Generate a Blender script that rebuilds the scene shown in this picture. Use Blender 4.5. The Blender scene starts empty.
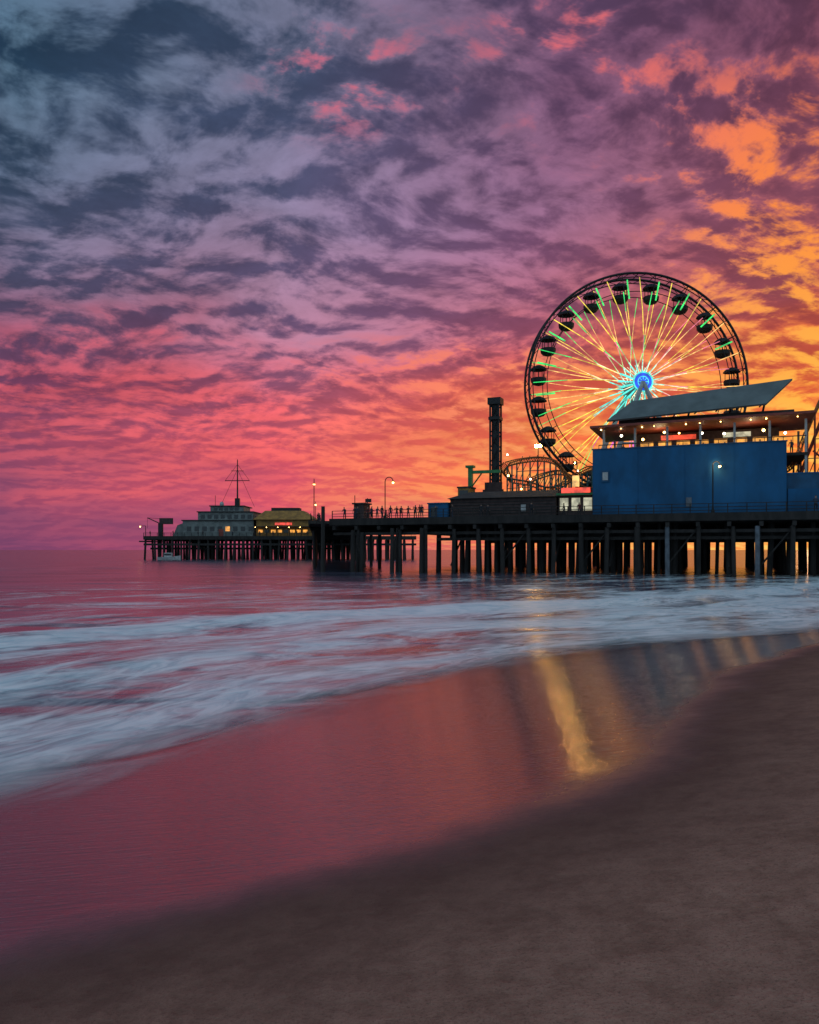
import bpy, math, random
import numpy as np
from mathutils import Vector, Matrix
random.seed(7); np.random.seed(7)
scene = bpy.context.scene
scene.view_settings.view_transform='Standard'
scene.view_settings.look='None'
scene.view_settings.exposure=0

def lin(c):
    o=[]
    for v in c[:3]:
        v=v/255.0
        o.append(v/12.92 if v<=0.04045 else ((v+0.055)/1.055)**2.4)
    return (o[0],o[1],o[2],1.0)

# ------------------------------------------------------------ node helper
class NT:
    def __init__(s,tree): s.t=tree; s.n=tree.nodes; s.l=tree.links
    def _set(s,inp,v):
        if v is None: return
        if isinstance(v,bpy.types.NodeSocket): s.l.new(v,inp)
        else: inp.default_value=v
    def m(s,op,a,b=None,c=None,clamp=False):
        n=s.n.new('ShaderNodeMath'); n.operation=op; n.use_clamp=clamp
        s._set(n.inputs[0],a); s._set(n.inputs[1],b); s._set(n.inputs[2],c)
        return n.outputs[0]
    def add(s,a,b): return s.m('ADD',a,b)
    def sub(s,a,b): return s.m('SUBTRACT',a,b)
    def mul(s,a,b): return s.m('MULTIPLY',a,b)
    def ss(s,v,lo,hi,a=0.0,b=1.0,smooth=True):
        n=s.n.new('ShaderNodeMapRange'); n.interpolation_type='SMOOTHSTEP' if smooth else 'LINEAR'
        s._set(n.inputs[0],v); s._set(n.inputs[1],lo); s._set(n.inputs[2],hi); n.inputs[3].default_value=a; n.inputs[4].default_value=b
        return n.outputs[0]
    def mix(s,f,a,b,blend='MIX'):
        n=s.n.new('ShaderNodeMix'); n.data_type='RGBA'; n.blend_type=blend
        s._set(n.inputs[0],f); s._set(n.inputs[6],a); s._set(n.inputs[7],b)
        return n.outputs[2]
    def ramp(s,f,stops,interp='LINEAR'):
        n=s.n.new('ShaderNodeValToRGB'); cr=n.color_ramp; cr.interpolation=interp
        s._set(n.inputs[0],f)
        stops=sorted(stops,key=lambda q:q[0])
        cr.elements[0].position=stops[0][0]; cr.elements[0].color=stops[0][1]
        cr.elements[1].position=stops[-1][0]; cr.elements[1].color=stops[-1][1]
        for p,c in stops[1:-1]:
            e=cr.elements.new(p); e.color=c
        return n.outputs[0]
    def noise(s,vec,scale,detail=4,rough=0.5,dist=0.0,out=0):
        n=s.n.new('ShaderNodeTexNoise')
        s._set(n.inputs['Vector'],vec); n.inputs['Scale'].default_value=scale
        n.inputs['Detail'].default_value=detail; n.inputs['Roughness'].default_value=rough
        n.inputs['Distortion'].default_value=dist
        return n.outputs[out]
    def xyz(s,v):
        n=s.n.new('ShaderNodeSeparateXYZ'); s._set(n.inputs[0],v); return n.outputs
    def comb(s,x,y,z=0.0):
        n=s.n.new('ShaderNodeCombineXYZ'); s._set(n.inputs[0],x); s._set(n.inputs[1],y); s._set(n.inputs[2],z); return n.outputs[0]
    def vm(s,op,a,b):
        n=s.n.new('ShaderNodeVectorMath'); n.operation=op; s._set(n.inputs[0],a)
        if op=='SCALE': s._set(n.inputs['Scale'],b)
        else: s._set(n.inputs[1],b)
        return n.outputs[0]

# ------------------------------------------------------------ SKY
world=bpy.data.worlds.new("sky"); scene.world=world; world.use_nodes=True
try: world.cycles.sampling_method='NONE'
except Exception: pass
w=NT(world.node_tree); w.n.clear()
tc=w.n.new('ShaderNodeTexCoord').outputs['Generated']
x,y,z=w.xyz(tc)
az=w.m('ARCTAN2',x,y)
zc=w.m('MAXIMUM',z,0.0)
e=w.m('ARCSINE',zc)
def epos(v): return math.atan((550-v)/796.0*0.95)/0.66
ef0=w.m('DIVIDE',e,0.66,clamp=True)
den=w.add(zc,0.22)
px=w.m('DIVIDE',x,den); py=w.m('DIVIDE',y,den)
P0=w.comb(px,py,0.0)
mp=w.n.new('ShaderNodeMapping'); mp.inputs['Rotation'].default_value=(0,0,math.radians(-28)); mp.inputs['Scale'].default_value=(0.95,1.1,1)
w.l.new(P0,mp.inputs[0]); P=mp.outputs[0]
wn=w.noise(P,2.2,2,0.5,out=1)
P=w.vm('ADD',P,w.vm('SCALE',w.vm('SUBTRACT',wn,(0.5,0.5,0.5)),0.22))
nL=w.noise(P,1.5,3,0.5)
Pm=w.vm('ADD',P,(7.3,2.1,0))
nM=w.noise(Pm,7.5,5,0.58)
nM2=w.noise(w.vm('ADD',Pm,(0.022,0.045,0)),7.5,5,0.58)
nF=w.noise(w.vm('ADD',P,(1.3,9.1,3)),16,4,0.64)
nH=w.noise(w.vm('MULTIPLY',w.vm('ADD',P,(4.4,5.1,8)),(0.8,1.25,1)),6.0,6,0.70)
nS=w.noise(w.vm('MULTIPLY',w.vm('ADD',P,(2.2,6.4,5)),(0.6,1.3,1)),2.9,5,0.58)
relief=w.mul(w.sub(nM,nM2),1.2)
ef=w.m('ADD',ef0,w.mul(w.sub(nL,0.5),0.26),clamp=True)
azw=w.add(az,w.mul(w.sub(nL,0.5),0.24))
def columns(cols):
    rs=[]
    for c in cols:
        vs=[(epos(v),lin(col)) for v,col in c]
        rs.append(w.ramp(ef,vs))
    a=w.mix(w.ss(azw,-0.47,-0.16,smooth=False),rs[0],rs[1])
    b=w.mix(w.ss(azw,-0.16,0.16,smooth=False),a,rs[2])
    return w.mix(w.ss(azw,0.16,0.46,smooth=False),b,rs[3])
shadow=columns([
 [(550,(118,66,103)),(500,(130,68,103)),(450,(142,68,98)),(400,(114,62,94)),(350,(88,64,94)),(300,(68,66,92)),(200,(50,67,91)),(100,(38,62,86)),(0,(28,50,72))],
 [(550,(178,76,110)),(500,(210,82,106)),(450,(205,80,98)),(400,(158,74,98)),(350,(118,74,104)),(300,(96,77,110)),(200,(78,79,110)),(100,(68,78,108)),(0,(56,72,98))],
 [(550,(240,116,88)),(500,(252,126,74)),(450,(246,110,68)),(400,(218,88,72)),(350,(156,72,86)),(300,(124,70,98)),(200,(104,70,102)),(100,(94,66,98)),(0,(88,66,98))],
 [(550,(255,158,76)),(500,(255,152,60)),(450,(250,124,54)),(400,(218,90,56)),(350,(178,72,62)),(300,(140,66,74)),(200,(118,64,82)),(100,(98,56,78)),(0,(80,50,72))]])
lit=columns([
 [(550,(132,70,106)),(500,(148,76,108)),(450,(196,86,104)),(400,(202,88,106)),(350,(166,90,116)),(300,(128,100,128)),(200,(100,115,142)),(100,(94,122,146)),(0,(84,112,138))],
 [(550,(192,84,112)),(500,(232,94,108)),(450,(244,102,104)),(400,(240,102,110)),(350,(204,112,134)),(300,(172,126,154)),(200,(142,128,160)),(100,(124,122,152)),(0,(116,120,148))],
 [(550,(255,162,94)),(500,(255,174,86)),(450,(255,152,78)),(400,(252,126,84)),(350,(226,104,104)),(300,(186,108,130)),(200,(154,108,142)),(100,(144,98,132)),(0,(142,98,132))],
 [(550,(255,208,112)),(500,(255,200,92)),(450,(255,182,74)),(400,(255,154,62)),(350,(250,126,62)),(300,(214,100,76)),(200,(162,86,96)),(100,(142,80,100)),(0,(118,72,98))]])
hot=columns([
 [(550,(170,80,110)),(400,(225,94,112)),(200,(150,100,130)),(0,(150,90,115))],
 [(550,(230,90,110)),(400,(250,110,112)),(200,(215,105,128)),(0,(225,98,120))],
 [(550,(255,190,110)),(400,(255,150,90)),(200,(236,112,116)),(0,(240,110,114))],
 [(550,(255,215,115)),(400,(255,180,72)),(200,(255,142,62)),(0,(236,104,90))]])
base_n=w.add(w.add(w.mul(nM,0.34),w.add(w.mul(nF,0.22),w.mul(nS,0.44))),w.mul(relief,0.8))
mlit=w.ss(base_n,0.35,0.665)
col=w.mix(mlit,shadow,lit)
pf=w.ss(w.add(nL,w.mul(w.sub(nF,0.5),0.6)),0.25,0.75,0.80,1.20)
pfr=w.comb(pf,pf,pf)
soft=w.ss(e,0.02,0.2)
col=w.mix(soft,col,w.mix(1.0,col,pfr,'MULTIPLY'))
def blob(u,v,su,sv,k):
    a0=math.atan((u-409.5)/796.0); e0=math.atan((550-v)/796.0*math.cos(a0))
    dx=w.mul(w.sub(az,a0),796.0/su); dy=w.mul(w.sub(e,e0),796.0/sv)
    r=w.add(w.mul(dx,dx),w.mul(dy,dy))
    return w.mul(w.m('EXPONENT',w.mul(r,-1.0)),k)
amt=blob(345,80,90,45,0.46)
for q in [(580,45,110,65,0.46),(800,165,75,80,0.60),(775,265,85,45,0.80),(800,370,120,60,0.8),(620,440,170,60,0.5),(110,350,90,35,0.45),(440,375,160,40,0.5),(680,150,80,60,.34)]:
    amt=w.add(amt,blob(*q))
mh=w.ss(w.add(w.add(w.add(w.mul(nH,0.70),w.mul(nF,0.30)),w.mul(relief,0.8)),w.mul(amt,0.14)),0.55,0.75)
mh=w.mul(mh,w.ss(amt,0.03,0.55))
col=w.mix(w.mul(mh,0.95),col,hot)
east_fill=lin((146,180,202))  # unseen sky behind camera, made brighter than dusk to light foam, sand and wall
zen=lin((95,110,145))
col=w.mix(w.ss(e,0.66,1.0),col,zen)
col=w.mix(w.ss(w.m('ABSOLUTE',az),0.75,1.9),col,w.mix(w.ss(nM,0.35,0.65),east_fill,lin((168,190,206))))
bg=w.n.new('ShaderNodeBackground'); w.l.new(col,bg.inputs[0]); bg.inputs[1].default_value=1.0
st=w.n.new('ShaderNodeTexSky'); st.sky_type='NISHITA'; st.sun_disc=False
st.sun_elevation=math.radians(1.5); st.sun_rotation=math.radians(30)
bg2=w.n.new('ShaderNodeBackground'); w.l.new(st.outputs[0],bg2.inputs[0]); bg2.inputs[1].default_value=0.003
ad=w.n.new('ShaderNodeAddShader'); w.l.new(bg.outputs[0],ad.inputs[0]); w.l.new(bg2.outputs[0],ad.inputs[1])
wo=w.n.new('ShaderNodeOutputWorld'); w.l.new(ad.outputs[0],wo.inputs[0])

sd=bpy.data.lights.new("sun","SUN"); sd.energy=0.12; sd.angle=math.radians(8); sd.color=(1.0,0.55,0.3)
so=bpy.data.objects.new("sun",sd); scene.collection.objects.link(so)
az_s,el_s=math.radians(30),math.radians(3)
dv=Vector((-math.sin(az_s)*math.cos(el_s),-math.cos(az_s)*math.cos(el_s),-math.sin(el_s)))
so.rotation_euler=dv.to_track_quat('-Z','Y').to_euler()

# ------------------------------------------------------------ materials
def mat(name,color,rough=0.8,var=0.35,scale=2.0,metal=0.0,bump=0.2,stretch=(1,1,1)):
    m=bpy.data.materials.new(name); m.use_nodes=True; t=NT(m.node_tree)
    b=m.node_tree.nodes['Principled BSDF']
    co=t.n.new('ShaderNodeTexCoord').outputs['Object']
    co=t.vm('MULTIPLY',co,stretch)
    nz=t.noise(co,scale,5,0.6)
    f=t.ss(nz,0.3,0.7)
    c=color if max(color)<=1.0 and len(color)==4 else lin(color)
    d=tuple(v*(1-var) for v in c[:3])+(1,); l=tuple(min(1,v*(1+var*0.6)) for v in c[:3])+(1,)
    t.l.new(t.mix(f,d,l),b.inputs['Base Color'])
    b.inputs['Roughness'].default_value=rough; b.inputs['Metallic'].default_value=metal
    if bump>0:
        bn=t.n.new('ShaderNodeBump'); bn.inputs['Strength'].default_value=bump; bn.inputs['Distance'].default_value=0.03
        t.l.new(t.noise(co,scale*4,3,0.6),bn.inputs['Height']); t.l.new(bn.outputs[0],b.inputs['Normal'])
    return m
def emit(name,rgb,strength,vary=True):
    m=bpy.data.materials.new(name); m.use_nodes=True; t=NT(m.node_tree)
    b=m.node_tree.nodes['Principled BSDF']; b.inputs['Base Color'].default_value=(0.2,0.2,0.2,1)
    b.inputs['Emission Color'].default_value=lin(rgb)
    if vary:
        co=t.n.new('ShaderNodeTexCoord').outputs['Object']
        t.l.new(t.ss(t.noise(co,1.1,3,0.6),0.3,0.7,strength*0.45,strength*1.4),b.inputs['Emission Strength'])
    else: b.inputs['Emission Strength'].default_value=strength
    return m
M={}
M['wood']=mat('weathered_timber',(0.024,0.020,0.019,1),0.88,0.5,1.5,stretch=(1,1,0.3))
M['deck']=mat('deck_planks',(0.035,0.029,0.027,1),0.85,0.4,2)
M['pile_pale']=mat('concrete_pile',(0.12,0.14,0.17,1),0.8,0.4,1.5)
M['black']=mat('black_iron',(0.012,0.012,0.013,1),0.5,0.3,3,0.3)
M['steel']=mat('dark_steel',(0.022,0.022,0.025,1),0.55,0.3,3,0.4)
M['white']=mat('white_paint',(0.42,0.42,0.42,1),0.55,0.2,2)
M['greywhite']=mat('harbour_paint',(0.17,0.19,0.185,1),0.7,0.35,0.6)
M['blue']=mat('blue_canvas_wall',(0.005,0.088,0.215,1),0.85,0.35,0.3,stretch=(1,1,0.5))
M['blue2']=mat('blue_panel',(0.007,0.075,0.17,1),0.7,0.3,0.8)
M['panel']=mat('grey_metal_roof',(0.11,0.14,0.14,1),0.6,0.25,0.4)
M['red']=mat('red_trim',(0.25,0.045,0.03,1),0.6,0.3,2)
M['orange']=mat('coaster_orange',(0.40,0.14,0.035,1),0.5,0.3,2)
M['teal']=mat('teal_supports',(0.03,0.12,0.11,1),0.5,0.3,2)
M['green']=mat('green_paint',(0.03,0.20,0.06,1),0.5,0.3,2)
M['yellow']=mat('yellow_paint',(0.32,0.16,0.028,1),0.6,0.4,0.8)
M['shed']=mat('shed_siding',(0.06,0.035,0.034,1),0.8,0.4,2)
M['roof']=mat('roof_shingle',(0.035,0.032,0.032,1),0.85,0.4,2)
M['glass']=mat('dark_glass',(0.02,0.025,0.03,1),0.1,0.2,2,bump=0)
M['skin']=mat('skin',(0.30,0.16,0.11,1),0.6,0.1,4,bump=0)
M['cloth1']=mat('dark_cloth',(0.02,0.022,0.03,1),0.9,0.3,6)
M['cloth2']=mat('denim',(0.03,0.045,0.08,1),0.9,0.3,6)
M['cloth3']=mat('red_cloth',(0.16,0.03,0.03,1),0.9,0.3,6)
M['hair']=mat('hair',(0.015,0.01,0.008,1),0.7,0.3,6)
M['e_warm']=emit('led_warm',(255,195,105),1.15)
M['e_yel']=emit('led_yellow',(250,220,60),1.2)
M['e_pink']=emit('led_pink',(255,120,150),1.0)
M['e_mag']=emit('led_magenta',(235,80,215),1.2)
M['e_green']=emit('led_green',(40,225,100),1.25)
M['e_cyan']=emit('led_cyan',(80,235,215),1.2)
M['e_white']=emit('led_white',(255,235,185),1.3)
M['e_blue']=emit('hub_blue',(15,60,220),1.3)
M['bulb']=emit('bulb_warm',(255,200,110),14,False)
M['flood']=emit('flood_lamp',(255,190,95),260,False)
M['bulbw']=emit('bulb_white',(255,235,200),12,False)
M['win']=emit('lit_window',(255,170,60),0.9)
M['winw']=emit('lit_shopfront',(230,225,190),0.6)
M['winr']=emit('lit_sign',(255,70,40),1.1)

# ------------------------------------------------------------ geometry builder
class B:
    def __init__(s,T=None): s.v=[];s.f=[];s.m=[];s.T=T or (lambda a,b,c:Vector((a,b,c)))
    def hexa(s,c,mat):
        i=len(s.v); s.v+= [tuple(q) for q in c]
        for f in [(0,3,2,1),(4,5,6,7),(0,1,5,4),(1,2,6,5),(2,3,7,6),(3,0,4,7)]:
            s.f.append(tuple(i+k for k in f)); s.m.append(mat)
    def box(s,a0,a1,b0,b1,c0,c1,mat):
        T=s.T
        s.hexa([T(a0,b0,c0),T(a1,b0,c0),T(a1,b1,c0),T(a0,b1,c0),T(a0,b0,c1),T(a1,b0,c1),T(a1,b1,c1),T(a0,b1,c1)],mat)
    def tube(s,p,q,r,mat,n=6,r2=None):
        p=s.T(*p); q=s.T(*q); r2=r if r2 is None else r2
        d=(q-p)
        if d.length<1e-6: return
        d.normalize(); up=Vector((0,0,1)) if abs(d.z)<0.95 else Vector((1,0,0))
        u=d.cross(up).normalized(); k=d.cross(u)
        i=len(s.v)
        for c,rr in((p,r),(q,r2)):
            for j in range(n):
                a=2*math.pi*j/n; s.v.append(tuple(c+u*math.cos(a)*rr+k*math.sin(a)*rr))
        for j in range(n):
            j2=(j+1)%n; s.f.append((i+j,i+j2,i+n+j2,i+n+j)); s.m.append(mat)
        s.f.append(tuple(i+j for j in reversed(range(n)))); s.m.append(mat)
        s.f.append(tuple(i+n+j for j in range(n))); s.m.append(mat)
    def path(s,pts,r,mat,n=6):
        for a,b in zip(pts,pts[1:]): s.tube(a,b,r,mat,n)
    def lathe(s,c,prof,mat,n=10):
        i=len(s.v)
        for r,zz in prof:
            for j in range(n):
                a=2*math.pi*j/n; s.v.append(tuple(s.T(c[0]+r*math.cos(a),c[1]+r*math.sin(a),c[2]+zz)))
        for k in range(len(prof)-1):
            for j in range(n):
                j2=(j+1)%n; s.f.append((i+k*n+j,i+k*n+j2,i+(k+1)*n+j2,i+(k+1)*n+j)); s.m.append(mat)
    def ball(s,c,r,mat,n=8):
        pr=[(r*math.sin(math.pi*k/6)+1e-4,-r*math.cos(math.pi*k/6)) for k in range(7)]
        s.lathe(c,pr,mat,n)
    def mesh(s,name,origin,parent=None,smooth=False):
        me=bpy.data.meshes.new(name); o=Vector(origin)
        me.from_pydata([tuple(Vector(v)-o) for v in s.v],[],s.f)
        ms=sorted(set(s.m))
        for k in ms: me.materials.append(M[k])
        me.polygons.foreach_set('material_index',[ms.index(k) for k in s.m])
        me.polygons.foreach_set('use_smooth',[smooth]*len(s.f))
        me.validate(); me.update()
        ob=bpy.data.objects.new(name,me); scene.collection.objects.link(ob)
        if parent: ob.parent=parent
        else: ob.location=o
        return ob
def group(name,origin,parts):
    em=bpy.data.objects.new(name,None); em.location=origin; em.empty_display_size=0.5
    scene.collection.objects.link(em)
    for k,b in parts.items(): b.mesh(k,origin,em)
    return em
AX=Vector((0.928,-0.371,0)).normalized(); BX=Vector((0.371,0.928,0)).normalized(); O=Vector((-10,103,0))
def L(s_,t_,z_): return O+AX*s_+BX*t_+Vector((0,0,z_))
DZ=6.7

# ------------------------------------------------------------ BEACH + WATER
R2=math.sqrt(2)
def cshore(s):
    return np.interp(s,[-60,0,3,4.4,8.2,13.2,17.8,23.9,29.8,50,100,400],[3,2.0,1.4,1.06,0,-1,-1.2,-.2,1.3,3,4,5])
def smooth_c(s):
    return sum(cshore(s+o) for o in(-2,-1,0,1,2))/5
def wline(s):
    f=lambda q:np.interp(q,[-40,0,1.6,2.9,4.6,6.6,9.1,13.7,21.9,40,300],[6.5,6.0,6.2,6.6,7.2,7.6,6.9,5.4,4.4,5.5,8])
    return sum(f(s+o) for o in(-1.2,-.6,0,.6,1.2))/5
def sand_h(dr):
    pos=np.maximum(dr,0)
    near=0.05*pos+0.0075*pos**2
    far=0.05*9+0.0075*81+0.12*(pos-9)
    h=np.where(pos<9,near,np.minimum(far,3.5))
    return np.where(dr<0,np.maximum(0.05*dr,-6),h)
def polar(r0,r1,nr,na,a0,a1):
    r=r0*(r1/r0)**(np.arange(nr)/(nr-1)); a=np.radians(np.linspace(a0,a1,na))
    RR,AA=np.meshgrid(r,a,indexing='ij')
    return (RR*np.sin(AA)).ravel(),(RR*np.cos(AA)).ravel()
def sheet(name,X,Y,Z,nr,na,keep,attrs,material):
    idx=np.arange(nr*na).reshape(nr,na)
    q=np.stack([idx[:-1,:-1],idx[1:,:-1],idx[1:,1:],idx[:-1,1:]],-1).reshape(-1,4)[:, ::-1]
    if keep is not None: q=q[keep[q].any(axis=1)]
    used=np.unique(q); remap=-np.ones(nr*na,int); remap[used]=np.arange(len(used)); q=remap[q]
    me=bpy.data.meshes.new(name); me.from_pydata(np.stack([X,Y,Z],-1)[used].tolist(),[],q.tolist())
    for k,v in attrs.items():
        at=me.attributes.new(k,'FLOAT','POINT'); at.data.foreach_set('value',v[used].astype(np.float32))
    me.polygons.foreach_set('use_smooth',[True]*len(q)); me.materials.append(material); me.update()
    if me.polygons[0].normal.z<0: me.flip_normals()
    ob=bpy.data.objects.new(name,me); scene.collection.objects.link(ob); return ob
def fields(X,Y):
    s=(X+Y)/R2; d=(X-Y+15.5)/R2
    return s,d,d-smooth_c(s),d-wline(s)

ms=bpy.data.materials.new('beach_sand'); ms.use_nodes=True; t=NT(ms.node_tree); b=ms.node_tree.nodes['Principled BSDF']
co=t.n.new('ShaderNodeTexCoord').outputs['Object']
def attr(t,n):
    a=t.n.new('ShaderNodeAttribute'); a.attribute_name=n; return a.outputs['Fac']
wet=attr(t,'wetline')
nz=t.noise(co,0.7,4,0.6); nz2=t.noise(co,3,6,0.7); nz3=t.noise(co,60,3,0.8); nzp=t.noise(co,11,5,0.7)
wm=t.ss(t.add(wet,t.mul(t.sub(nz,0.5),1.1)),0.40,-1.0)
dm=t.ss(t.add(wet,t.mul(t.sub(nz,0.5),1.3)),2.4,-0.6)
dry=t.mix(t.ss(t.add(t.mul(nz2,0.6),t.mul(nzp,0.4)),0.32,0.66),(0.24,0.128,0.092,1),(0.40,0.225,0.165,1))
dry=t.mix(t.mul(t.ss(nz3,0.5,0.72),0.65),dry,(0.10,0.055,0.043,1))
c=t.mix(dm,dry,t.mix(t.ss(nz2,0.3,0.7),(0.11,0.055,0.046,1),(0.145,0.075,0.06,1)))
c=t.mix(wm,c,(0.065,0.032,0.030,1))
t.l.new(c,b.inputs['Base Color'])
t.l.new(t.add(t.ss(wm,0,1,0.85,0.11,False),t.mul(t.sub(nz,0.5),0.08)),b.inputs['Roughness'])
t.l.new(t.ss(wm,0,1,1.3,2.2,False),b.inputs['IOR'])
t.l.new(t.ss(wm,0,1,0.2,0.5,False),b.inputs['Specular IOR Level'])
cx_,cy_,cz_=t.xyz(co)
rp=t.noise(t.comb(t.mul(cx_,0.8),t.mul(cy_,6.0)),2.6,4,0.65)
hgt=t.add(t.mul(nz3,0.4),t.add(t.mul(nz2,2.2),t.mul(nzp,1.1)))
hgt=t.add(t.mul(hgt,t.ss(wm,0,1,1,0.02,False)),t.mul(rp,t.ss(wm,0,1,0.0,0.42,False)))
bn=t.n.new('ShaderNodeBump'); t.l.new(hgt,bn.inputs['Height']); bn.inputs['Distance'].default_value=0.03
t.l.new(t.ss(wm,0,1,0.9,0.5,False),bn.inputs['Strength']); t.l.new(bn.outputs[0],b.inputs['Normal'])
nr,na=420,420
X,Y=polar(0.4,22000,nr,na,-180,180)
s,d,dr,wr=fields(X,Y)
Z=sand_h(dr)+0.012*np.sin(X*1.3+Y*0.4)*np.clip(dr/4-1.3,0,1)+0.008*np.sin(Y*2.1-X*0.9)*np.clip(dr/4-1.3,0,1)
sheet('beach_sand',X,Y,Z,nr,na,None,{'wetline':np.clip(wr,-50,50),'shore':dr},ms)

mw=bpy.data.materials.new('sea_water'); mw.use_nodes=True; t=NT(mw.node_tree); b=mw.node_tree.nodes['Principled BSDF']
out=[n for n in t.n if n.type=='OUTPUT_MATERIAL'][0]
pos=t.n.new('ShaderNodeNewGeometry').outputs['Position']
x_,y_,z_=t.xyz(pos); sh=attr(t,'shore')
S=t.mul(t.add(x_,y_),1/R2); D=sh
U0=t.comb(t.mul(S,0.20),t.mul(D,0.50))
wv=t.noise(U0,0.7,3,0.55,out=1)
U=t.vm('ADD',U0,t.vm('SCALE',t.vm('SUBTRACT',wv,(0.5,0.5,0.5)),2.6))
f1=t.noise(U,1.3,5,0.58); f2=t.noise(t.vm('ADD',U,(3,8,1)),4.5,5,0.62); big=t.noise(U0,0.42,3,0.5)
patch=t.noise(t.comb(t.add(t.mul(S,0.10),4.0),t.mul(D,0.22)),1.3,4,0.55)
dens=t.ramp(t.ss(t.add(D,t.mul(t.sub(big,0.5),7.0)),-60,2,smooth=False),
   [((q+60)/62.0,(v,v,v,1)) for q,v in [(-60,0.0),(-48,0.20),(-34,0.32),(-26,0.28),(-19,0.38),(-16,0.48),(-13.8,0.98),(-12.0,0.70),(-9.5,0.46),(-7.0,0.78),(-5.0,0.50),(-3.0,0.50),(-1.0,0.74),(0.3,0.60),(1.4,0.30)]])
dens=t.add(dens,t.mul(t.mul(t.ss(S,8,34),0.14),t.ss(D,-40,-8)))
dens=t.add(dens,t.mul(t.sub(patch,0.5),1.1))
ft=t.add(t.mul(f1,0.68),t.mul(f2,0.32))
foam=t.ss(t.add(ft,t.mul(t.sub(dens,0.5),0.50)),0.34,0.70)
foam=t.mul(foam,t.ss(dens,0.02,0.35))
W1=t.comb(t.mul(x_,0.22),y_)
h1=t.noise(W1,0.7,4,0.52); h2=t.noise(W1,0.11,4,0.55)
hh=t.add(t.mul(h1,0.36),t.mul(h2,2.0))
bn=t.n.new('ShaderNodeBump'); t.l.new(hh,bn.inputs['Height']); bn.inputs['Distance'].default_value=0.40; bn.inputs['Strength'].default_value=0.75
t.l.new(bn.outputs[0],b.inputs['Normal'])
wc=t.mix(t.ss(h2,0.38,0.62),(0.02,0.03,0.045,1),(0.07,0.07,0.10,1)); t.l.new(wc,b.inputs['Base Color'])
b.inputs['Roughness'].default_value=0.22; b.inputs['IOR'].default_value=1.7
fb=t.n.new('ShaderNodeBsdfPrincipled'); fb.inputs['Roughness'].default_value=0.4
t.l.new(t.mix(t.ss(f2,0.3,0.7),(0.48,0.70,0.75,1),(0.90,0.97,0.97,1)),fb.inputs['Base Color'])
fbn=t.n.new('ShaderNodeBump'); t.l.new(ft,fbn.inputs['Height']); fbn.inputs['Distance'].default_value=0.25; fbn.inputs['Strength'].default_value=0.5; t.l.new(fbn.outputs[0],fb.inputs['Normal'])
mx=t.n.new('ShaderNodeMixShader'); t.l.new(t.mul(foam,0.95),mx.inputs[0]); t.l.new(b.outputs[0],mx.inputs[1]); t.l.new(fb.outputs[0],mx.inputs[2])
tr=t.n.new('ShaderNodeBsdfTransparent'); mx2=t.n.new('ShaderNodeMixShader')
al=t.ss(t.add(D,t.mul(t.sub(f1,0.5),4.2)),1.0,-2.0)
t.l.new(al,mx2.inputs[0]); t.l.new(tr.outputs[0],mx2.inputs[1]); t.l.new(mx.outputs[0],mx2.inputs[2]); t.l.new(mx2.outputs[0],out.inputs[0])
nr,na=620,460
X,Y=polar(3.0,22000,nr,na,-125,125)
s,d,dr,wr=fields(X,Y)
fade=np.clip(1-np.hypot(X,Y)/400,0,1)
wob=dr+1.2*np.sin(s*0.09)+0.6*np.sin(s*0.23+1)
wave=(0.34*np.exp(-((wob+13.5)/1.7)**2)+0.14*np.exp(-((wob+6.5)/1.4)**2)+0.07*np.sin(wob*0.55)*np.clip(-dr/20,0,1)
      +0.05*np.sin(0.21*X+0.5*Y+1.3*np.sin(0.08*X)))*fade*np.clip(-dr/3,0,1)
Zs=sand_h(dr)
Z=np.maximum(wave,Zs+0.012)
sheet('sea_water',X,Y,Z,nr,na,dr<1.6,{'shore':np.clip(dr,-4000,50)},mw)

# ------------------------------------------------------------ PIER
pier={}
b=B(L); b.box(0,78,0,52,DZ-0.45,DZ,'deck')
for k in range(0,40): b.box(0,78,1.2+k*1.28,1.5+k*1.28,DZ-0.85,DZ-0.46,'wood')
pier['deck']=b
b=B(L)
for k in range(25):
    s0=0.4+k*3.15
    b.box(s0-0.2,s0+0.2,-0.35,52,DZ-1.35,DZ-0.86,'wood')
b.box(-0.3,78,-0.28,-0.02,DZ-0.75,DZ+0.12,'wood')
b.box(0.0,78,0.35,0.55,DZ-2.0,DZ-1.65,'wood')
b.box(14,78,0.9,1.1,DZ-2.75,DZ-2.4,'wood')
b.box(14,78,11.6,11.9,DZ-2.4,DZ-1.9,'wood')
b.box(14,78,22.6,22.9,DZ-2.9,DZ-2.2,'wood'); b.box(14,78,6.0,6.25,DZ-2.5,DZ-1.8,'wood')
pier['beams']=b
b=B(L)
for k in range(25):
    s0=0.4+k*3.15
    for j in range(10):
        t0=0.1+j*5.5
        if s0<13 and (j>1 or k in(0,2) or (j==1 and k%2)): continue
        if random.random()<0.1 and j>0: continue
        r=random.uniform(0.22,0.36); dx=random.uniform(-.45,.45)
        pm='pile_pale' if (j==0 and k in(13,16,19,23)) else 'wood'
        b.tube((s0+dx+random.uniform(-.15,.15),t0,-2.0),(s0+dx,t0,DZ-1.36),r*1.08,pm,9,r*0.92)
    if s0>13:
      for q in range(2):
        if random.random()<0.7:
            ss_=s0+1.6+random.uniform(-1.4,1.4); tt=random.choice([1.5,3,8])
            b.tube((ss_+random.uniform(-.4,.4),tt,-2),(ss_,tt,DZ-0.9),random.uniform(.18,.34),'wood',8)
      if k%3==1: b.tube((s0,0.5,1.2),(s0+3.1,0.5,DZ-1.5),0.1,'wood',5)
      if k%2==1: b.tube((s0,0.2,0.9),(s0,5.6,DZ-1.5),0.11,'wood',5)
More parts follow.
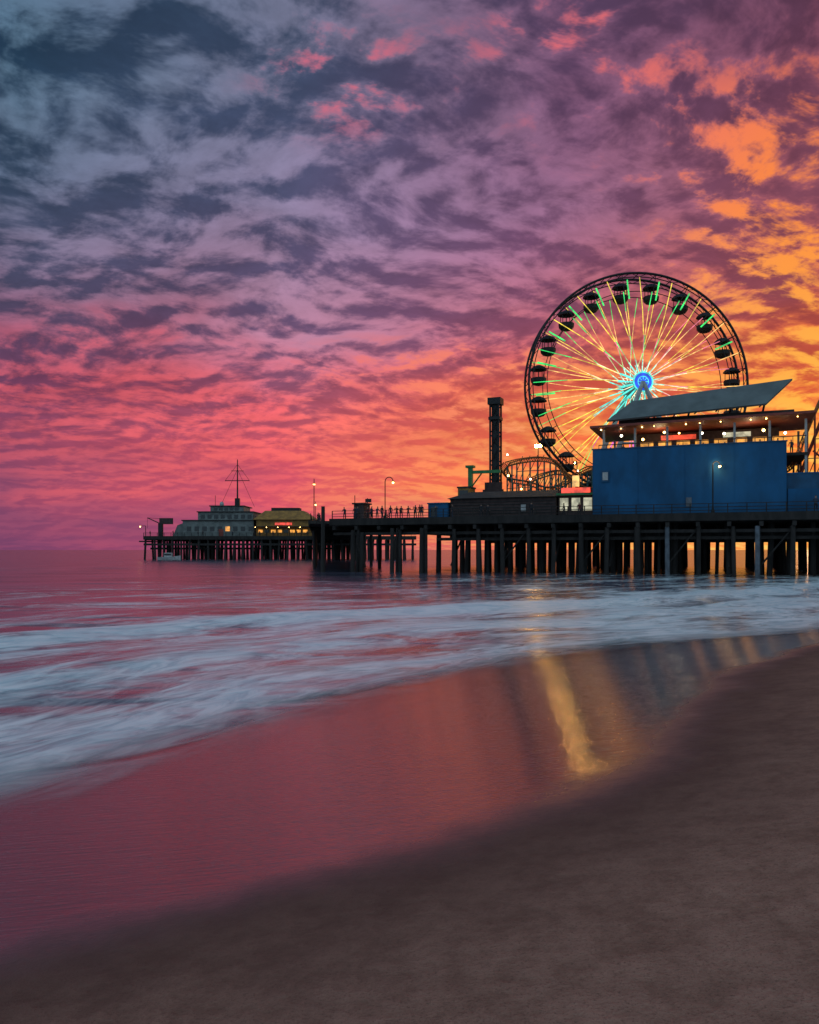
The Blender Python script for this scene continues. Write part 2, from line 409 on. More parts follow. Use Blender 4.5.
for (s0,t0,h) in [(-0.9,-0.9,8.4),(3.6,-1.4,5.3),(4.6,-0.9,5.0),(8.6,-.5,5.5),(8.9,0.6,5.6),(12.6,-0.7,5.5),(12.9,-.1,5.6)]:
    b.tube((s0,t0,-2),(s0+0.05,t0,h),0.30,'wood',9,0.24)
b.tube((4.0,-1.2,3.6),(5.0,-0.6,0.6),0.16,'wood',7)
pier['piles']=b
b=B(L)
s0=0.0
while s0<78:
    b.box(s0-0.05,s0+0.05,-0.02,0.08,DZ,DZ+1.12,'wood'); s0+=1.9
for zz in(0.35,0.7,1.08): b.box(-0.05,78,0.085,0.15,DZ+zz,DZ+zz+0.07,'wood')
pier['railing']=b
c0=Vector((-8.2,110,0)); c1=Vector((-22.5,236,0)); dd=(c1-c0).normalized(); nn=Vector((dd.y,-dd.x,0))
def K(a,bb,zz): return c0+dd*a+nn*bb+Vector((0,0,zz))
b=B(K); LEN=(c1-c0).length
b.box(-3,LEN,-5.5,5.5,DZ-0.4,DZ-0.01,'deck'); b.box(-3,LEN,-5.7,-5.51,DZ-0.6,DZ+0.1,'wood')
a=12
while a<LEN:
    b.box(a-.2,a+.2,-5.6,5.6,DZ-0.9,DZ-0.41,'wood')
    for q in(-5,5): b.tube((a,q+random.uniform(-.2,.2),-2),(a,q,DZ-0.9),0.28,'wood',8)
    a+=20.0
a=0
while a<LEN:
    for q in(-5.4,5.4): b.box(a-.05,a+.05,q-.05,q+.05,DZ,DZ+1.1,'wood')
    a+=2.4
for q in(-5.4,5.4):
    for zz in(.4,.75,1.08): b.box(0,LEN,q-.03,q+.03,DZ+zz,DZ+zz+.07,'wood')
pier['walkway']=b
b=B(); XR=2
b.box(-77.5,XR,232,268,DZ-0.5,DZ,'deck'); b.box(-77.5,XR,231.8,231.98,DZ-0.9,DZ+0.15,'wood')
b.box(-79.5,-77.52,234,250,DZ-1.6,DZ-1.2,'deck')
xx=-77
while xx<XR:
    b.box(xx-.2,xx+.2,231.9,268,DZ-1.1,DZ-0.51,'wood')
    for yy in range(0,6):
        if random.random()<0.12: continue
        b.tube((xx+random.uniform(-.6,.6),232.4+yy*6,-4),(xx,232.4+yy*6,DZ-1),random.uniform(.28,.42),'wood',8)
    xx+=2.6
b.box(-77.5,XR,232.1,232.4,DZ-2.6,DZ-2.0,'wood'); b.box(-77.5,-22,238.1,238.4,DZ-3.8,DZ-3.2,'wood')
xx=-77.5
while xx<XR:
    b.box(xx-.06,xx+.06,232,232.12,DZ,DZ+1.1,'wood'); xx+=2
for zz in(.4,.75,1.08): b.box(-77.5,XR,232.13,232.2,DZ+zz,DZ+zz+.08,'wood')
pier['pier_head']=b
group('wooden_pier',(0,110,0),pier)

# ------------------------------------------------------------ FERRIS WHEEL
WC=Vector((31.3,110.2,25.45)); WA=Vector((math.cos(math.radians(3)),math.sin(math.radians(3)),0)); WB=Vector((-WA.y,WA.x,0))
def W(a,bb,c): return WC+WA*a+WB*bb+Vector((0,0,c))
fw={}
Ro=15.2; Ri=12.7
def ring(b,R,yy,r,mt,n=96,tn=6):
    pts=[(R*math.cos(2*math.pi*k/n),yy,R*math.sin(2*math.pi*k/n)) for k in range(n+1)]
    b.path(pts,r,mt,tn)
b=B(W)
for yy in(-1.35,1.35):
    ring(b,Ro,yy,0.17,'steel'); ring(b,Ro-0.55,yy,0.07,'steel'); ring(b,Ri,yy,0.06,'steel')
    for k in range(80):
        a0=2*math.pi*k/80; a1=2*math.pi*(k+1)/80; r0,r1=(Ro,Ro-0.55) if k%2 else (Ro-0.55,Ro)
        b.tube((r0*math.cos(a0),yy,r0*math.sin(a0)),(r1*math.cos(a1),yy,r1*math.sin(a1)),0.04,'steel',4)
for k in range(40):
    a0=2*math.pi*k/40
    b.tube((Ro*math.cos(a0),-1.35,Ro*math.sin(a0)),(Ro*math.cos(a0),1.35,Ro*math.sin(a0)),0.06,'steel',5)
fw['rims']=b
b=B(W)
def colr(deg,seg):
    d=deg%360
    o=int(d/9)%2
    if 50<=d<150: return (['e_cyan','e_green','e_warm','e_green'] if o else ['e_white','e_pink','e_yel','e_yel'])[seg]
    if 150<=d<205: return (['e_cyan','e_white','e_warm','e_warm'] if o else ['e_cyan','e_yel','e_yel','e_green'])[seg]
    if 205<=d<235: return ['e_cyan','e_cyan','e_yel','e_yel'][seg]
    if 235<=d<290: return ['e_cyan','e_cyan','e_mag','e_green'][seg]
    return (['e_cyan','e_white','e_warm','e_pink'] if o else ['e_white','e_pink','e_yel','e_warm'])[seg]
for side in(-1,1):
    for k in range(40):
        deg=k*9+(0 if side<0 else 4.5); a0=math.radians(deg); a1=math.radians(deg+(6 if k%2 else -6))
        rr=[1.0,3.2,6.6,10.0,14.6 if k%2==0 else Ri]
        for i in range(4):
            f0=(rr[i]-1)/14.2; f1=(rr[i+1]-1)/14.2
            aa=a1*(1-f0)+a0*f0; ab=a1*(1-f1)+a0*f1
            y0=side*(2.3-0.95*f0); y1=side*(2.3-0.95*f1)
            b.tube((rr[i]*math.cos(aa),y0,rr[i]*math.sin(aa)),(rr[i+1]*math.cos(ab),y1,rr[i+1]*math.sin(ab)),0.055 if side<0 else 0.042,colr(deg,i),4)
fw['lit_spokes']=b
b=B(W)
def disc(b,R,y0,y1,mt,n=28):
    i=len(b.v)
    for yy in(y0,y1):
        for j in range(n):
            a=2*math.pi*j/n; b.v.append(tuple(b.T(R*math.cos(a),yy,R*math.sin(a))))
    b.f.append(tuple(i+j for j in range(n))); b.m.append(mt)
    b.f.append(tuple(i+n+j for j in reversed(range(n)))); b.m.append(mt)
    for j in range(n):
        j2=(j+1)%n; b.f.append((i+j2,i+j,i+n+j,i+n+j2)); b.m.append(mt)
disc(b,0.75,-2.9,2.9,'white'); disc(b,1.25,-2.55,-2.35,'white'); disc(b,1.25,2.35,2.55,'white')
disc(b,1.2,-3.0,-2.92,'e_blue')
ring(b,1.30,-3.0,0.10,'e_cyan',36); ring(b,0.72,-3.03,0.04,'e_cyan',30)
for k in range(32):
    a=math.radians(k*11.25); q=2.7+0.9*math.cos(a-math.radians(215)); b.tube((1.4*math.cos(a),-2.8,1.4*math.sin(a)),(q*math.cos(a),-2.5,q*math.sin(a)),0.055,'e_cyan' if k%3 else 'e_white',4,0.03)
for k in range(8):
    a=math.radians(k*45); b.tube((0.3*math.cos(a),-3.02,0.3*math.sin(a)),(0.7*math.cos(a),-3.02,0.7*math.sin(a)),0.03,'e_cyan',4)
fw['hub']=b
b=B(W); zb=DZ-WC.z
for yy in(-3.1,3.1):
    for sx in(-1,1):
        b.tube((0,yy*0.93,0),(sx*7.6,yy*1.7,zb),0.30,'white',8,0.42)
        b.tube((sx*3.4,yy*1.28,zb*0.45),(sx*0.2,yy*1.5,zb),0.10,'white',6)
    b.tube((-3.4,yy*1.3,zb*0.45),(3.4,yy*1.3,zb*0.45),0.16,'white',6)
    b.tube((-5.5,yy*1.5,zb*0.72),(5.5,yy*1.5,zb*0.72),0.16,'white',6)
b.box(-9,9,-6,6,zb,zb+0.7,'white')
fw['support_legs']=b
b=B(W); gl=B(W)
for k in range(20):
    a=math.radians(k*18+9); cx=13.75*math.cos(a); cz=13.75*math.sin(a)
    b.tube((cx,-1.35,cz),(cx,1.35,cz),0.07,'steel',6)
    b.tube((Ri*math.cos(a),-1.3,Ri*math.sin(a)),(Ro*math.cos(a),-1.3,Ro*math.sin(a)),0.06,'steel',5)
    c=(cx,0,cz)
    b.lathe(c,[(0.02,0.62),(0.35,0.55),(0.8,0.33),(1.12,0.02),(1.18,-0.12),(1.05,-0.12),(0.02,0.3)],'steel',12)
    for q in range(4):
        aa=math.radians(45+90*q); b.tube((cx+0.9*math.cos(aa),0.9*math.sin(aa),cz),(cx+0.92*math.cos(aa),0.92*math.sin(aa),cz-1.35),0.05,'steel',4)
    b.tube((cx,0,cz+0.3),(cx,0,cz-1.5),0.07,'steel',5)
    b.lathe(c,[(1.02,-1.2),(1.1,-1.3),(1.05,-1.75),(0.75,-2.1),(0.3,-2.25),(0.02,-2.25)],'steel',12)
    b.lathe(c,[(0.9,-1.25),(0.85,-1.6),(0.02,-1.7)],'red',12)
    if 15<(k*18+9)<195:
        gl.tube(((Ri-1.0)*math.cos(a-.04),-1.42,(Ri-1.0)*math.sin(a-.04)),((Ro-.9)*math.cos(a-.04),-1.42,(Ro-.9)*math.sin(a-.04)),0.10,'e_green',4)
fw['gondolas']=b; fw['green_light_strips']=gl
group('ferris_wheel',WC+Vector((0,0,zb)),fw)

# ------------------------------------------------------------ BLUE WALL + PAVILION
b=B(L)
b.box(33.0,53.3,1.4,1.8,DZ,14.35,'blue')
for k in range(5):
    s0=33.05+k*5.04; b.box(s0-0.03,s0+0.03,1.37,1.397,DZ,14.35,'blue')
b.box(32.9,53.4,1.33,1.87,14.352,14.46,'blue2')
b.box(53.32,72,2.2,2.5,DZ,10.9,'blue2'); b.box(53.32,72,2.15,2.55,10.9,11.05,'blue'); b.box(53.45,57,1.7,2.1,DZ,9.3,'blue')
b.box(33.0,33.25,1.85,9,DZ,14.2,'blue2')
sg=B(L); sg.box(34.0,34.9,1.28,1.34,10.6,11.9,'blue2'); sg.box(34.15,34.75,1.24,1.275,10.8,11.7,'white'); sg.box(43.2,43.8,1.28,1.34,7.6,8.6,'pile_pale')
group('blue_wall',L(43,1.6,DZ),{'panels':b,'notices':sg})
pv={}
b=B(L)
b.box(33.3,55.5,3.0,15,13.0,13.3,'deck')
for s0 in np.arange(34.0,56,3.55):
    b.box(s0-.12,s0+.12,3.2,3.44,DZ,16.9,'white'); b.box(s0-.12,s0+.12,13,13.24,DZ,16.9,'white')
for k in range(24): b.box(33.5+k*0.93,33.56+k*0.93,2.6,2.66,13.3,15.0,'steel')
b.box(33.5,55.3,2.55,2.62,14.95,15.05,'steel')
pv['terrace']=b
b=B(L)
b.hexa([L(32.6,1.9,16.95),L(56.2,1.9,17.3),L(56.2,15,17.3),L(32.6,15,16.95),L(32.6,1.9,17.2),L(56.2,1.9,17.55),L(56.2,15,17.9),L(32.6,15,17.6)],'red')
b.box(35.5,54.3,5,14,17.6,18.25,'roof')
pv['eave_roof']=b
b=B(L)
p=[L(34.3,3.6,18.0),L(51.4,3.6,18.85),L(54.2,6.4,21.9),L(36.9,6.4,20.6)]
nvec=(p[1]-p[0]).cross(p[3]-p[0]).normalized()*0.22
b.hexa([q for q in p]+[q-nvec for q in p],'panel')
for f in np.linspace(0.04,0.96,8):
    lo=p[0].lerp(p[1],f); hi=p[3].lerp(p[2],f); ii=B(); ii.tube(tuple(lo-nvec*1.6),tuple(hi-nvec*1.6),0.08,'steel',5)
    base=len(b.v); b.v+=ii.v; b.f+=[tuple(base+q for q in ff) for ff in ii.f]; b.m+=ii.m
for s0,zt in((38.5,18.4),(43,18.7),(47.5,19),(51,19.2)):
    b.tube((s0,6.5,17.6),(s0+0.6,6.3,zt+1.2),0.12,'steel',6)
pv['slanted_roof_panel']=b
b=B(L)
b.box(37,53,9,14,13.3,16.9,'shed')
for s0 in np.arange(37.6,52.5,2.1): b.box(s0,s0+1.5,8.94,8.99,13.9,15.9,'win')
b.box(40,44,8.85,8.93,16.05,16.6,'winr'); b.box(47,50,8.85,8.93,16.05,16.6,'winw')
pv['restaurant_front']=b
b=B(L)
for s0 in np.arange(33.4,56,2.3): b.ball((s0+random.uniform(-.6,.6),2.6,16.78+(s0-33)*0.014),random.uniform(.05,.09),'bulb',6)
for s0 in np.arange(35,55,2.6): b.ball((s0+random.uniform(-.9,.9),random.uniform(4,7),16.2+random.uniform(-.4,.4)),random.uniform(.1,.17),'bulb' if random.random()<.6 else 'bulbw',6)
pv['bulbs']=b
group('pier_pavilion',L(44,8,DZ),pv)

# ------------------------------------------------------------ shed, shops, small boxes
b=B(L); b.box(15.1,28.4,3,9,DZ,9.2,'shed')
for k in range(7): b.box(15.05,28.45,2.9,2.995,DZ+0.25+k*0.35,DZ+0.33+k*0.35,'roof')
b.hexa([L(14.8,2.5,9.2),L(28.7,2.5,9.2),L(28.7,9.3,9.2),L(14.8,9.3,9.2),L(17.2,4.5,10.1),L(28.4,4.5,10.1),L(28.4,7.5,10.1),L(17.2,7.5,10.1)],'roof')
sg=B(L); sg.box(24.2,24.8,2.8,2.88,7.5,8.3,'white')
group('arcade_shed',L(22,6,DZ),{'walls_and_roof':b,'notices':sg})
b=B(L); b.box(28.6,32.8,3.6,9,DZ,9.9,'shed'); b.box(28.5,32.9,2.8,3.5,9.3,9.55,'green')
for s0 in(28.8,30.2,31.6): b.box(s0,s0+1.0,3.5,3.58,7.5,9.0,'winw')
b.box(29.0,32.4,3.4,3.5,9.6,10.2,'winr'); b.box(30.4,31.2,2.9,3.0,10.3,11.6,'e_warm')
group('game_stall',L(30.5,6,DZ),{'stall':b})
b=B(L); b.box(12.3,14.9,2.5,5,DZ,8.6,'blue'); b.box(12.2,15,2.4,5.1,8.6,8.75,'blue2'); b.box(12.7,13.5,2.44,2.49,7.0,8.2,'glass')
group('ticket_booth',L(13.5,3.5,DZ),{'booth':b})
b=B(L); b.box(14.6,16.2,7.5,10,9.2,10.9,'yellow'); b.box(14.5,16.3,7.4,10.1,10.9,11.1,'roof'); b.box(14.7,14.9,7.7,7.9,DZ,9.2,'steel'); b.box(15.9,16.1,7.7,7.9,DZ,9.2,'steel'); b.box(14.8,16,7.42,7.49,9.7,10.6,'glass')
group('ride_control_cabin',L(15.4,9,DZ),{'cabin':b})
b=B(L); b.box(0.2,1.7,6,8,DZ,9.0,'shed'); b.box(0.0,1.9,5.8,8.2,9.0,9.2,'roof')
b.tube((0.5,5.7,DZ),(0.5,5.7,10.2),0.06,'steel',6); b.tube((2.3,5.9,DZ),(2.3,5.9,9.8),0.06,'steel',6); b.box(2.0,2.9,5.8,5.86,9.2,9.7,'steel')
group('bait_shack',L(1,7,DZ),{'shack':b})

b=B(L); s0,t0=17.9,14.0
TT=23.6
for dx in(-.6,.6):
    for dy in(-.6,.6): b.tube((s0+dx,t0+dy,DZ),(s0+dx,t0+dy,TT),0.15,'steel',6)
zz=DZ
while zz<TT-2.0:
    for dy in(-.6,.6):
        b.tube((s0-.6,t0+dy,zz),(s0+.6,t0+dy,zz+2.0),0.06,'steel',4); b.tube((s0+.6,t0+dy,zz),(s0-.6,t0+dy,zz+2.0),0.06,'steel',4)
    zz+=2.0
b.box(s0-.42,s0+.42,t0-.4,t0+.4,DZ,TT-0.3,'steel')
b.box(s0-.9,s0+.9,t0-.9,t0+.9,TT-0.9,TT,'steel'); b.box(s0-.8,s0+.8,t0-.8,t0+.8,TT-3,TT-2.6,'steel')
cr=B(L); cr.box(s0-1.4,s0+1.4,t0-1.5,t0-0.95,10.2,11.0,'shed'); cr.box(s0-1.2,s0+1.2,t0-1.2,t0-0.95,11,12.0,'shed')
for q in range(4): cr.box(s0-1.3+q*.7,s0-.8+q*.7,t0-1.9,t0-1.2,10.3,10.6,'black')
group('drop_tower',L(s0,t0,DZ),{'tower':b,'seat_carriage':cr})
b=B(L); b.box(15.2,15.75,10,10.6,DZ,13.9,'green'); b.box(15.2,19.6,10.1,10.5,13.0,13.4,'green'); b.box(14.9,16.0,9.8,10.8,13.8,14.1,'green')
b.tube((15.6,10.3,11.2),(17.0,10.3,13.0),0.10,'green',6)
group('green_ride_gantry',L(15,10.3,DZ),{'frame':b})

def cat(pts,n=8):
    out=[]; P_=[Vector(p) for p in pts]; P_=[P_[0]*2-P_[1]]+P_+[P_[-1]*2-P_[-2]]
    for i in range(1,len(P_)-2):
        for k in range(n):
            u=k/n; a,b_,c,d_=P_[i-1:i+3]
            out.append(0.5*((2*b_)+(c-a)*u+(2*a-5*b_+4*c-d_)*u*u+(3*b_-a-3*c+d_)*u**3))
    out.append(P_[-2]); return out
rc={}
b=B(L); sp=B(L)
def track(pts,n=8,sup=True,zf=DZ,every=3,smt='teal'):
    q=cat(pts,n); prev=None
    for i in range(len(q)-1):
        d_=(q[i+1]-q[i]).normalized(); nx=Vector((d_.y,-d_.x,0)); nx=nx.normalized()*0.5 if nx.length>0.01 else Vector((0,.5,0))
        for sg_ in(-1,1): b.tube(tuple(q[i]+nx*sg_),tuple(q[i+1]+nx*sg_),0.085,'orange',5)
        b.tube(tuple(q[i]-Vector((0,0,.5))),tuple(q[i+1]-Vector((0,0,.5))),0.11,'orange',6)
        b.tube(tuple(q[i]+nx),tuple(q[i]-Vector((0,0,.5))),0.05,'orange',4); b.tube(tuple(q[i]-nx),tuple(q[i]-Vector((0,0,.5))),0.05,'orange',4)
        if sup and i%every==0 and q[i].z>zf+1:
            cur=(q[i].x,q[i].y,q[i].z-.5)
            sp.tube((q[i].x,q[i].y,zf),cur,0.11,smt,6)
            if prev:
                for zlo in np.arange(zf,min(cur[2],prev[2])-1,2.2):
                    sp.tube((prev[0],prev[1],zlo),(cur[0],cur[1],zlo+2.0),0.05,smt,4); sp.tube((prev[0],prev[1],zlo),(cur[0],cur[1],zlo),0.05,smt,4)
            prev=cur
track([(19.8,13,14.6),(21.8,12.4,14.9),(24.5,12,15.0),(26.6,12,14.4),(28.3,12.4,12.4),(30.5,13,10.9),(34,14,11.6),(38,15,12.4)])
track([(19.8,16,12.6),(22,16.5,12.2),(24.5,17,11.4),(26.5,17,11.9),(29,16.5,13.4),(31,15.5,13.9),(33,14,12.8)])
track([(19.8,13,14.6),(19.0,14.5,14.0),(19.2,16,13.0),(19.8,16,12.6)],5,False)
track([(21,20,12.8),(23.5,19.5,13.6),(25.5,19.5,13.9),(27.2,19.5,13.2),(28.8,19.5,11.8),(31,19.5,10.2)],6,True)
track([(52.5,11,11.8),(54.6,10.5,13.0),(56.0,10,16.8),(57.6,10,20.6),(59.6,10.3,23.6),(62,11,24.8),(65,12,23.5),(69,13,18)],8,True,DZ,4,'red')
for i in range(4):
    sp.tube((55+i*1.6,10.2,12+i*2.2),(59+i*1.6,10.2,9+i*1.2),0.11,'red',5)
sp.tube((53.6,10.2,DZ),(59.2,10.2,22.8),0.18,'red',6); sp.tube((60,10.4,DZ),(57.2,10.2,19.8),0.14,'red',6)
lt=B(L)
for (s0,t0,zz) in [(20.2,11.6,15.5),(23.4,11.2,12.1),(29.5,11.5,13.0),(22,12,10.9),(55.2,9.6,13.8),(57,9.6,11.2)]: lt.ball((s0,t0,zz),0.12,'bulbw' if zz>12 else 'bulb',6)
rc['track']=b; rc['supports']=sp; rc['track_lights']=lt
group('roller_coaster',L(27,14,DZ),rc)

def mast(s0,t0,h,key='flood',r=0.2,heads=2):
    p=B(L); p.tube((s0,t0,DZ),(s0,t0,h),0.09,'black',6,0.06); p.tube((s0-.5,t0,h),(s0+.5,t0,h),0.05,'black',5)
    g=B(L)
    for q in range(heads):
        cx=s0+(-.26 if q==0 else .26)
        p.box(cx-.24,cx+.24,t0-.02,t0+.22,h-.26,h+.26,'black'); g.box(cx-r,cx+r,t0-.06,t0-.025,h-r,h+r,key)
    group('floodlight_mast',L(s0,t0,DZ),{'pole':p,'lamps':g})
mast(21.4,8.5,12.4,'bulb',0.12,1); mast(24.6,10.5,16.3,'flood',0.18); mast(29.8,9.5,13.8,'flood',0.07,1)

# ------------------------------------------------------------ street lamps
def lamp(T,s0,t0,h,two=True,base=DZ,key='bulb',R=0.5):
    p=B(T); g=B(T)
    p.lathe((s0,t0,base),[(0.02,0),(0.22,0),(0.22,0.15),(0.12,0.5),(0.07,0.8),(0.055,h-1.0-0.3)],'black',8)
    p.tube((s0,t0,base+0.7),(s0,t0,base+h-R),0.07,'black',6)
    for sg_ in((-1,1) if two else (1,)):
        pts=[(s0+sg_*(R*(1-math.cos(a))),t0,base+h-R+R*math.sin(a)) for a in np.linspace(0,math.pi*0.95,9)]
        p.path(pts,0.06,'black',5)
        e_=pts[-1]
        p.lathe((e_[0],e_[1],e_[2]-0.12),[(0.03,0.12),(0.16,0.02),(0.24,-0.06)],'black',8)
        g.ball((e_[0],e_[1],e_[2]-0.24),0.14,key,8)
    group('street_lamp',T(s0,t0,base),{'post_and_arm':p,'globe':g})
lamp(L,7.2,0.6,5.3,False,R=0.55)
lamp(K,8,-5.0,6.6,False,R=0.6)
lamp(L,46.0,0.7,5.7,False,R=0.35)
lamp(L,71,0.7,5.6,True)
lamp(K,60,-5.0,6.3,True)
for (loc,en) in ((L(46.4,0.3,12.0),60),(L(40,6,16),90),(L(50,6,16),90)):
    ld=bpy.data.lights.new('lamp_light','POINT'); ld.energy=en; ld.color=(1,0.72,0.4); ld.shadow_soft_size=0.2
    lo=bpy.data.objects.new('lamp_light',ld); lo.location=loc; scene.collection.objects.link(lo)

# ------------------------------------------------------------ far buildings
hb={}
b=B(); b.box(-67.8,-46.6,238,252,DZ,11.6,'greywhite'); b.box(-63.5,-47,239,251,11.6,14.2,'greywhite'); b.box(-60,-50,240,250,14.2,16.0,'greywhite')
b.hexa([Vector(q) for q in[(-71,238.5,DZ),(-67.8,238.5,DZ),(-67.8,251,DZ),(-71,251,DZ),(-69.5,238.5,10.2),(-67.8,238.5,10.8),(-67.8,251,10.8),(-69.5,251,10.2)]],'greywhite')
for (x0,x1,y0,zz) in((-68.1,-46.4,237.6,11.6),(-63.8,-46.7,238.6,14.2),(-60.3,-49.7,239.6,16.0)): b.box(x0,x1,y0,252,zz-0.12,zz+0.18,'roof')
hb['walls']=b
b=B()
for i,xx in enumerate(np.arange(-66.5,-48,2.3)):
    b.box(xx,xx+1.3,237.93,237.99,8.4,9.8,'win' if i==5 else 'glass')
for xx in np.arange(-62.6,-48.5,2.0): b.box(xx,xx+1.2,238.93,238.99,12.2,13.4,'glass')
for xx in np.arange(-59,-51,1.6): b.box(xx,xx+1.1,239.93,239.99,14.7,15.6,'glass')
b.box(-57,-55.6,237.9,237.98,DZ,9.0,'red')
hb['windows']=b
b=B(); b.tube((-52.7,244,16),(-52.7,244,30.5),0.30,'steel',6,0.14); b.tube((-56.5,244,24),(-49,244,24),0.13,'steel',5); b.tube((-54.6,244,27),(-50.8,244,27),0.1,'steel',5)
for q in(-58,-47.5): b.tube((q,244,16),(-52.7,244,27.5),0.05,'steel',4)
for q in(-56.5,-49): b.tube((q,244,24),(-52.7,244,29),0.05,'steel',4)
b.box(-53.4,-52,243.4,244.6,16,18.6,'steel'); b.tube((-59.5,244,16.1),(-59.5,244,19.5),0.08,'steel',5); b.lathe((-57.5,244,16.2),[(0.5,0),(0.7,0.6),(0.5,1.2),(0.02,1.4)],'white',10)
hb['signal_mast']=b
group('harbor_office',(-57,245,DZ),hb)
rb={}
b=B(); b.box(-45.6,-28.8,237,252,DZ,11.8,'yellow')
b.hexa([Vector(q) for q in[(-46.4,236,11.8),(-28,236,11.8),(-28,253,11.8),(-46.4,253,11.8),(-43.5,240,14.6),(-32,240,14.6),(-32,249,14.6),(-43.5,249,14.6)]],'yellow')
b.box(-42,-33.5,242,247,14.6,15.6,'roof'); b.box(-45.9,-28.5,234.6,236.9,9.6,9.8,'roof')
for xx in np.arange(-45.6,-28,3.4): b.box(xx-.1,xx+.1,234.7,234.9,DZ,9.6,'wood')
rb['walls_and_roof']=b
b=B()
for i,xx in enumerate(np.arange(-45,-30,1.9)): b.box(xx,xx+1.35,236.93,236.99,7.9,8.8,'glass' if i in(1,4) else 'win')
b.box(-40,-35,236.85,236.92,10.2,10.9,'winr')
for xx in np.arange(-45.4,-28.6,3.3): b.ball((xx,234.5,9.45),0.11,'bulb',6)
rb['windows_and_lights']=b
group('seafood_restaurant',(-37,244,DZ),rb)
b=B(); b.box(-27.6,-21,240,247,DZ,9.6,'shed'); b.box(-28,-20.6,239.6,247.4,9.6,9.9,'roof'); b.box(-26,-24.5,239.9,239.98,7.4,8.8,'win')
group('bait_shop',(-24,244,DZ),{'shop':b})
b=B(); b.box(-74.2,-73,235,236.2,DZ,10.6,'steel'); b.box(-73.9,-70,235.2,235.9,10.4,12.2,'shed'); b.tube((-73.6,235.6,10.5),(-77.5,235.6,12.3),0.16,'steel',6)
b.tube((-77.5,235.6,12.3),(-77.5,235.6,9.2),0.04,'steel',4); b.tube((-73.6,235.6,12),(-77.5,235.6,12.3),0.05,'steel',4)
group('boat_hoist',(-73.6,235.6,DZ),{'crane':b})
b=B(); b.tube((-77.2,233,DZ),(-77.2,233,9.8),0.1,'steel',6); b.tube((-77.2,233,9.8),(-78.9,233,9.8),0.08,'steel',5); b.ball((-78.8,233,9.6),0.16,'bulb',6)
group('dock_light',(-77.2,233,DZ),{'post':b})
b=B()
vs=[]
for yy,wd,zt in((-3.2,1.0,0.8),(-1,1.2,0.8),(1.5,1.0,0.95),(3.4,0.05,1.25)): vs.append((yy,wd,zt))
i0=len(b.v)
for yy,wd,zt in vs:
    for qx,qz in((-wd,zt),(-wd*0.7,-0.2),(wd*0.7,-0.2),(wd,zt)): b.v.append((-67+yy*0.95+0.0,222+qx,qz))
for k in range(3):
    for j in range(3): b.f.append((i0+k*4+j,i0+k*4+j+1,i0+k*4+4+j+1,i0+k*4+4+j)); b.m.append('white')
    b.f.append((i0+k*4,i0+k*4+4,i0+k*4+7,i0+k*4+3)); b.m.append('white')
b.f.append((i0,i0+1,i0+2,i0+3)); b.m.append('white')
b.box(-68.3,-66.2,221.4,222.6,0.8,2.0,'white'); b.box(-68.2,-66.3,221.36,221.39,1.25,1.75,'glass')
group('motor_boat',(-67,222,0),{'hull':b})

# ------------------------------------------------------------ PEOPLE
def person_mesh(name,pose):
    j={'pel':(0,0,.95,.13),'bel':(0,0,1.1,.125),'che':(0,-.01,1.32,.155),'nk':(0,-.01,1.47,.06),'hd0':(0,-.02,1.56,.085),'hd1':(0,-.015,1.68,.09),'hd2':(0,0,1.75,.05)}
    E=[('pel','bel'),('bel','che'),('che','nk'),('nk','hd0'),('hd0','hd1'),('hd1','hd2')]
    st=pose.get('stride',0.06); lean=pose.get('lean',0)
    for sd_,sx in(('l',-1),('r',1)):
        fy=st*sx
        j['hip'+sd_]=(sx*.1,0,.88,.095); j['kn'+sd_]=(sx*.11,-.03+fy*.6-.03,.5,.065); j['an'+sd_]=(sx*.115,fy+.02,.09,.045); j['to'+sd_]=(sx*.13,fy-.15,.04,.04)
        E+= [('pel','hip'+sd_),('hip'+sd_,'kn'+sd_),('kn'+sd_,'an'+sd_),('an'+sd_,'to'+sd_)]
        el,ha=pose['arms'][sd_]
        j['sh'+sd_]=(sx*.19,0,1.41,.06); j['el'+sd_]=(sx*el[0],el[1],el[2],.043); j['ha'+sd_]=(sx*ha[0],ha[1],ha[2],.03)
        d_=Vector(ha)-Vector(el); d_=d_.normalized()*0.1
        j['fi'+sd_]=(sx*(ha[0]+d_.x),ha[1]+d_.y,ha[2]+d_.z,.035)
        E+= [('che','sh'+sd_),('sh'+sd_,'el'+sd_),('el'+sd_,'ha'+sd_),('ha'+sd_,'fi'+sd_)]
    keys=list(j)
    def ln(v):
        k=max(0,v[2]-.95); return (v[0],v[1]-lean*k,v[2])
    me=bpy.data.meshes.new(name); me.from_pydata([ln(j[k][:3]) for k in keys],[(keys.index(a),keys.index(c)) for a,c in E],[])
    ob=bpy.data.objects.new(name,me); scene.collection.objects.link(ob)
    md=ob.modifiers.new('Skin','SKIN')
    for i,k in enumerate(keys):
        me.skin_vertices[0].data[i].radius=(j[k][3],j[k][3]*(0.72 if k in('pel','bel','che') else 1))
    me.skin_vertices[0].data[0].use_root=True
    sb=ob.modifiers.new('Sub','SUBSURF'); sb.levels=1; sb.render_levels=1
    dg=bpy.context.evaluated_depsgraph_get(); m2=bpy.data.meshes.new_from_object(ob.evaluated_get(dg)); m2.name=name
    bpy.data.objects.remove(ob)
    for k in('skin',pose['top'],pose['leg'],'hair'): m2.materials.append(M[k])
    for p_ in m2.polygons:
        c_=p_.center
        if c_.z>1.66 or (c_.z>1.58 and c_.y>0.0): mi=3
        elif c_.z>1.48: mi=0
        elif c_.z>0.93 or abs(c_.x)>0.24: mi=1
        else: mi=2
        if abs(c_.x)>0.2 and c_.z<0.95 and c_.z>0.7: mi=0
        p_.material_index=mi; p_.use_smooth=True
    return m2
dn=((.25,.02,1.14),(.27,-.06,.88))
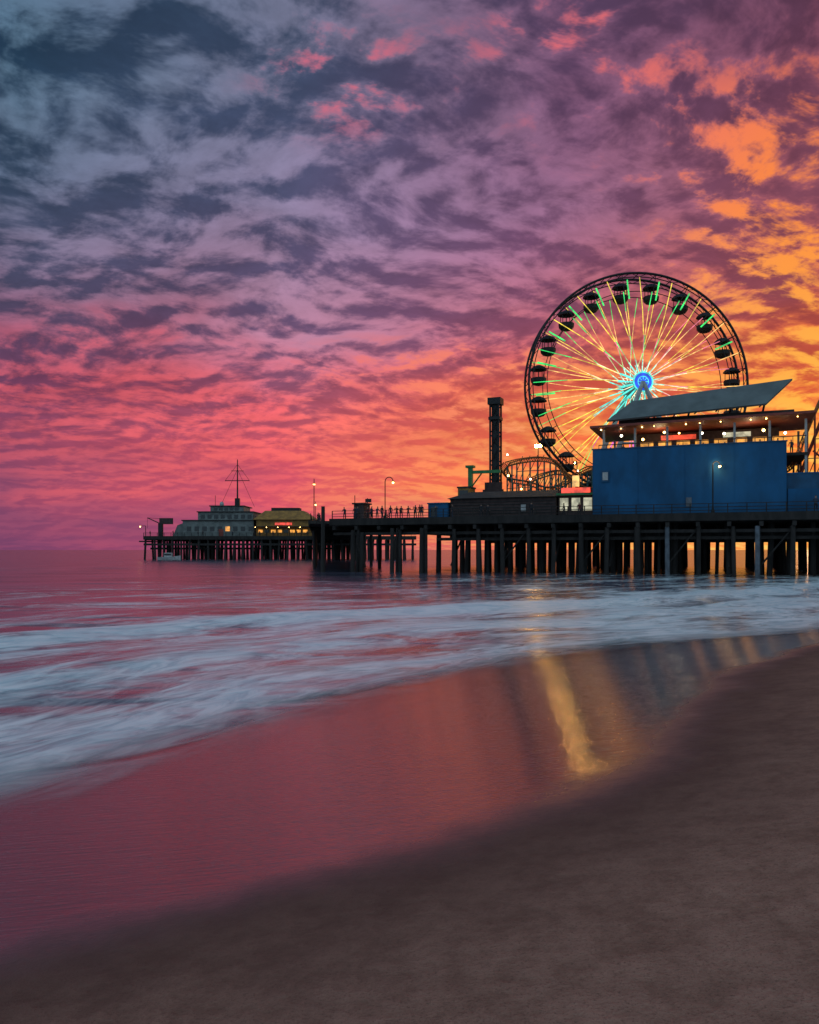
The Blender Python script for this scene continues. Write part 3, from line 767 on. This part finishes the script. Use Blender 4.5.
poses=[{'arms':{'l':dn,'r':dn},'top':'cloth1','leg':'cloth2'},
 {'arms':{'l':dn,'r':((.27,-.05,1.16),(.16,-.30,1.22))},'top':'cloth3','leg':'cloth1','stride':.1},
 {'arms':{'l':((.26,-.1,1.16),(.2,-.38,1.1)),'r':((.26,-.1,1.16),(.2,-.38,1.1))},'top':'cloth2','leg':'cloth1','lean':.22},
 {'arms':{'l':((.25,.1,1.15),(.27,.1,.9)),'r':((.25,-.1,1.15),(.25,-.22,.95))},'top':'cloth1','leg':'cloth1','stride':.22},
 {'arms':{'l':((.3,-.12,1.28),(.12,-.28,1.5)),'r':((.3,-.12,1.28),(.12,-.28,1.48))},'top':'cloth1','leg':'cloth2','stride':.08}]
PM=[person_mesh('person_%d'%i,p_) for i,p_ in enumerate(poses)]
base_rot=math.atan2(AX.y,AX.x)
def person(loc,rot=None,sc=None):
    o=bpy.data.objects.new('person',random.choice(PM)); o.location=loc
    o.rotation_euler=(0,0,base_rot+(random.choice([0,0,1.4,-1.5,3.1])+random.uniform(-.4,.4) if rot is None else rot)); k=sc or random.uniform(.93,1.04); o.scale=(k,k,k)
    scene.collection.objects.link(o)
for s0 in [0.9,2.4,3.0,4.3,4.9,5.9,6.5,7.9,8.6,9.4,10.1,11.0,11.7,12.0,13.6,16.2,19.5,20.4,26,29.6,31.5]:
    person(L(s0,random.uniform(.55,1.9),DZ))
for s0 in [34.6,36.2,37.1,39.8,41.5,42.2,44.9,47.2,48,50.8,52.6,54.0]: person(L(s0,random.uniform(3.6,5),13.3))
for s0 in [56,57.4,61]: person(L(s0,random.uniform(.55,1.2),DZ))
for xx in [-76,-69.3,-62,-60.5,-52,-44,-40,-33,-30]: person((xx,233.3+random.uniform(-.5,.4),DZ))
for a in [10,14,22,30]: person(K(a,-4.6+random.uniform(0,1),DZ-0.01))

# ------------------------------------------------------------ CAMERA
cd=bpy.data.cameras.new('camera'); cd.lens=28; cd.sensor_width=36; cd.shift_y=0.037; cd.clip_end=60000; cd.clip_start=0.05
cam=bpy.data.objects.new('camera',cd); cam.location=(0,0,2.8); cam.rotation_euler=(math.radians(90),0,0)
scene.collection.objects.link(cam); scene.camera=cam
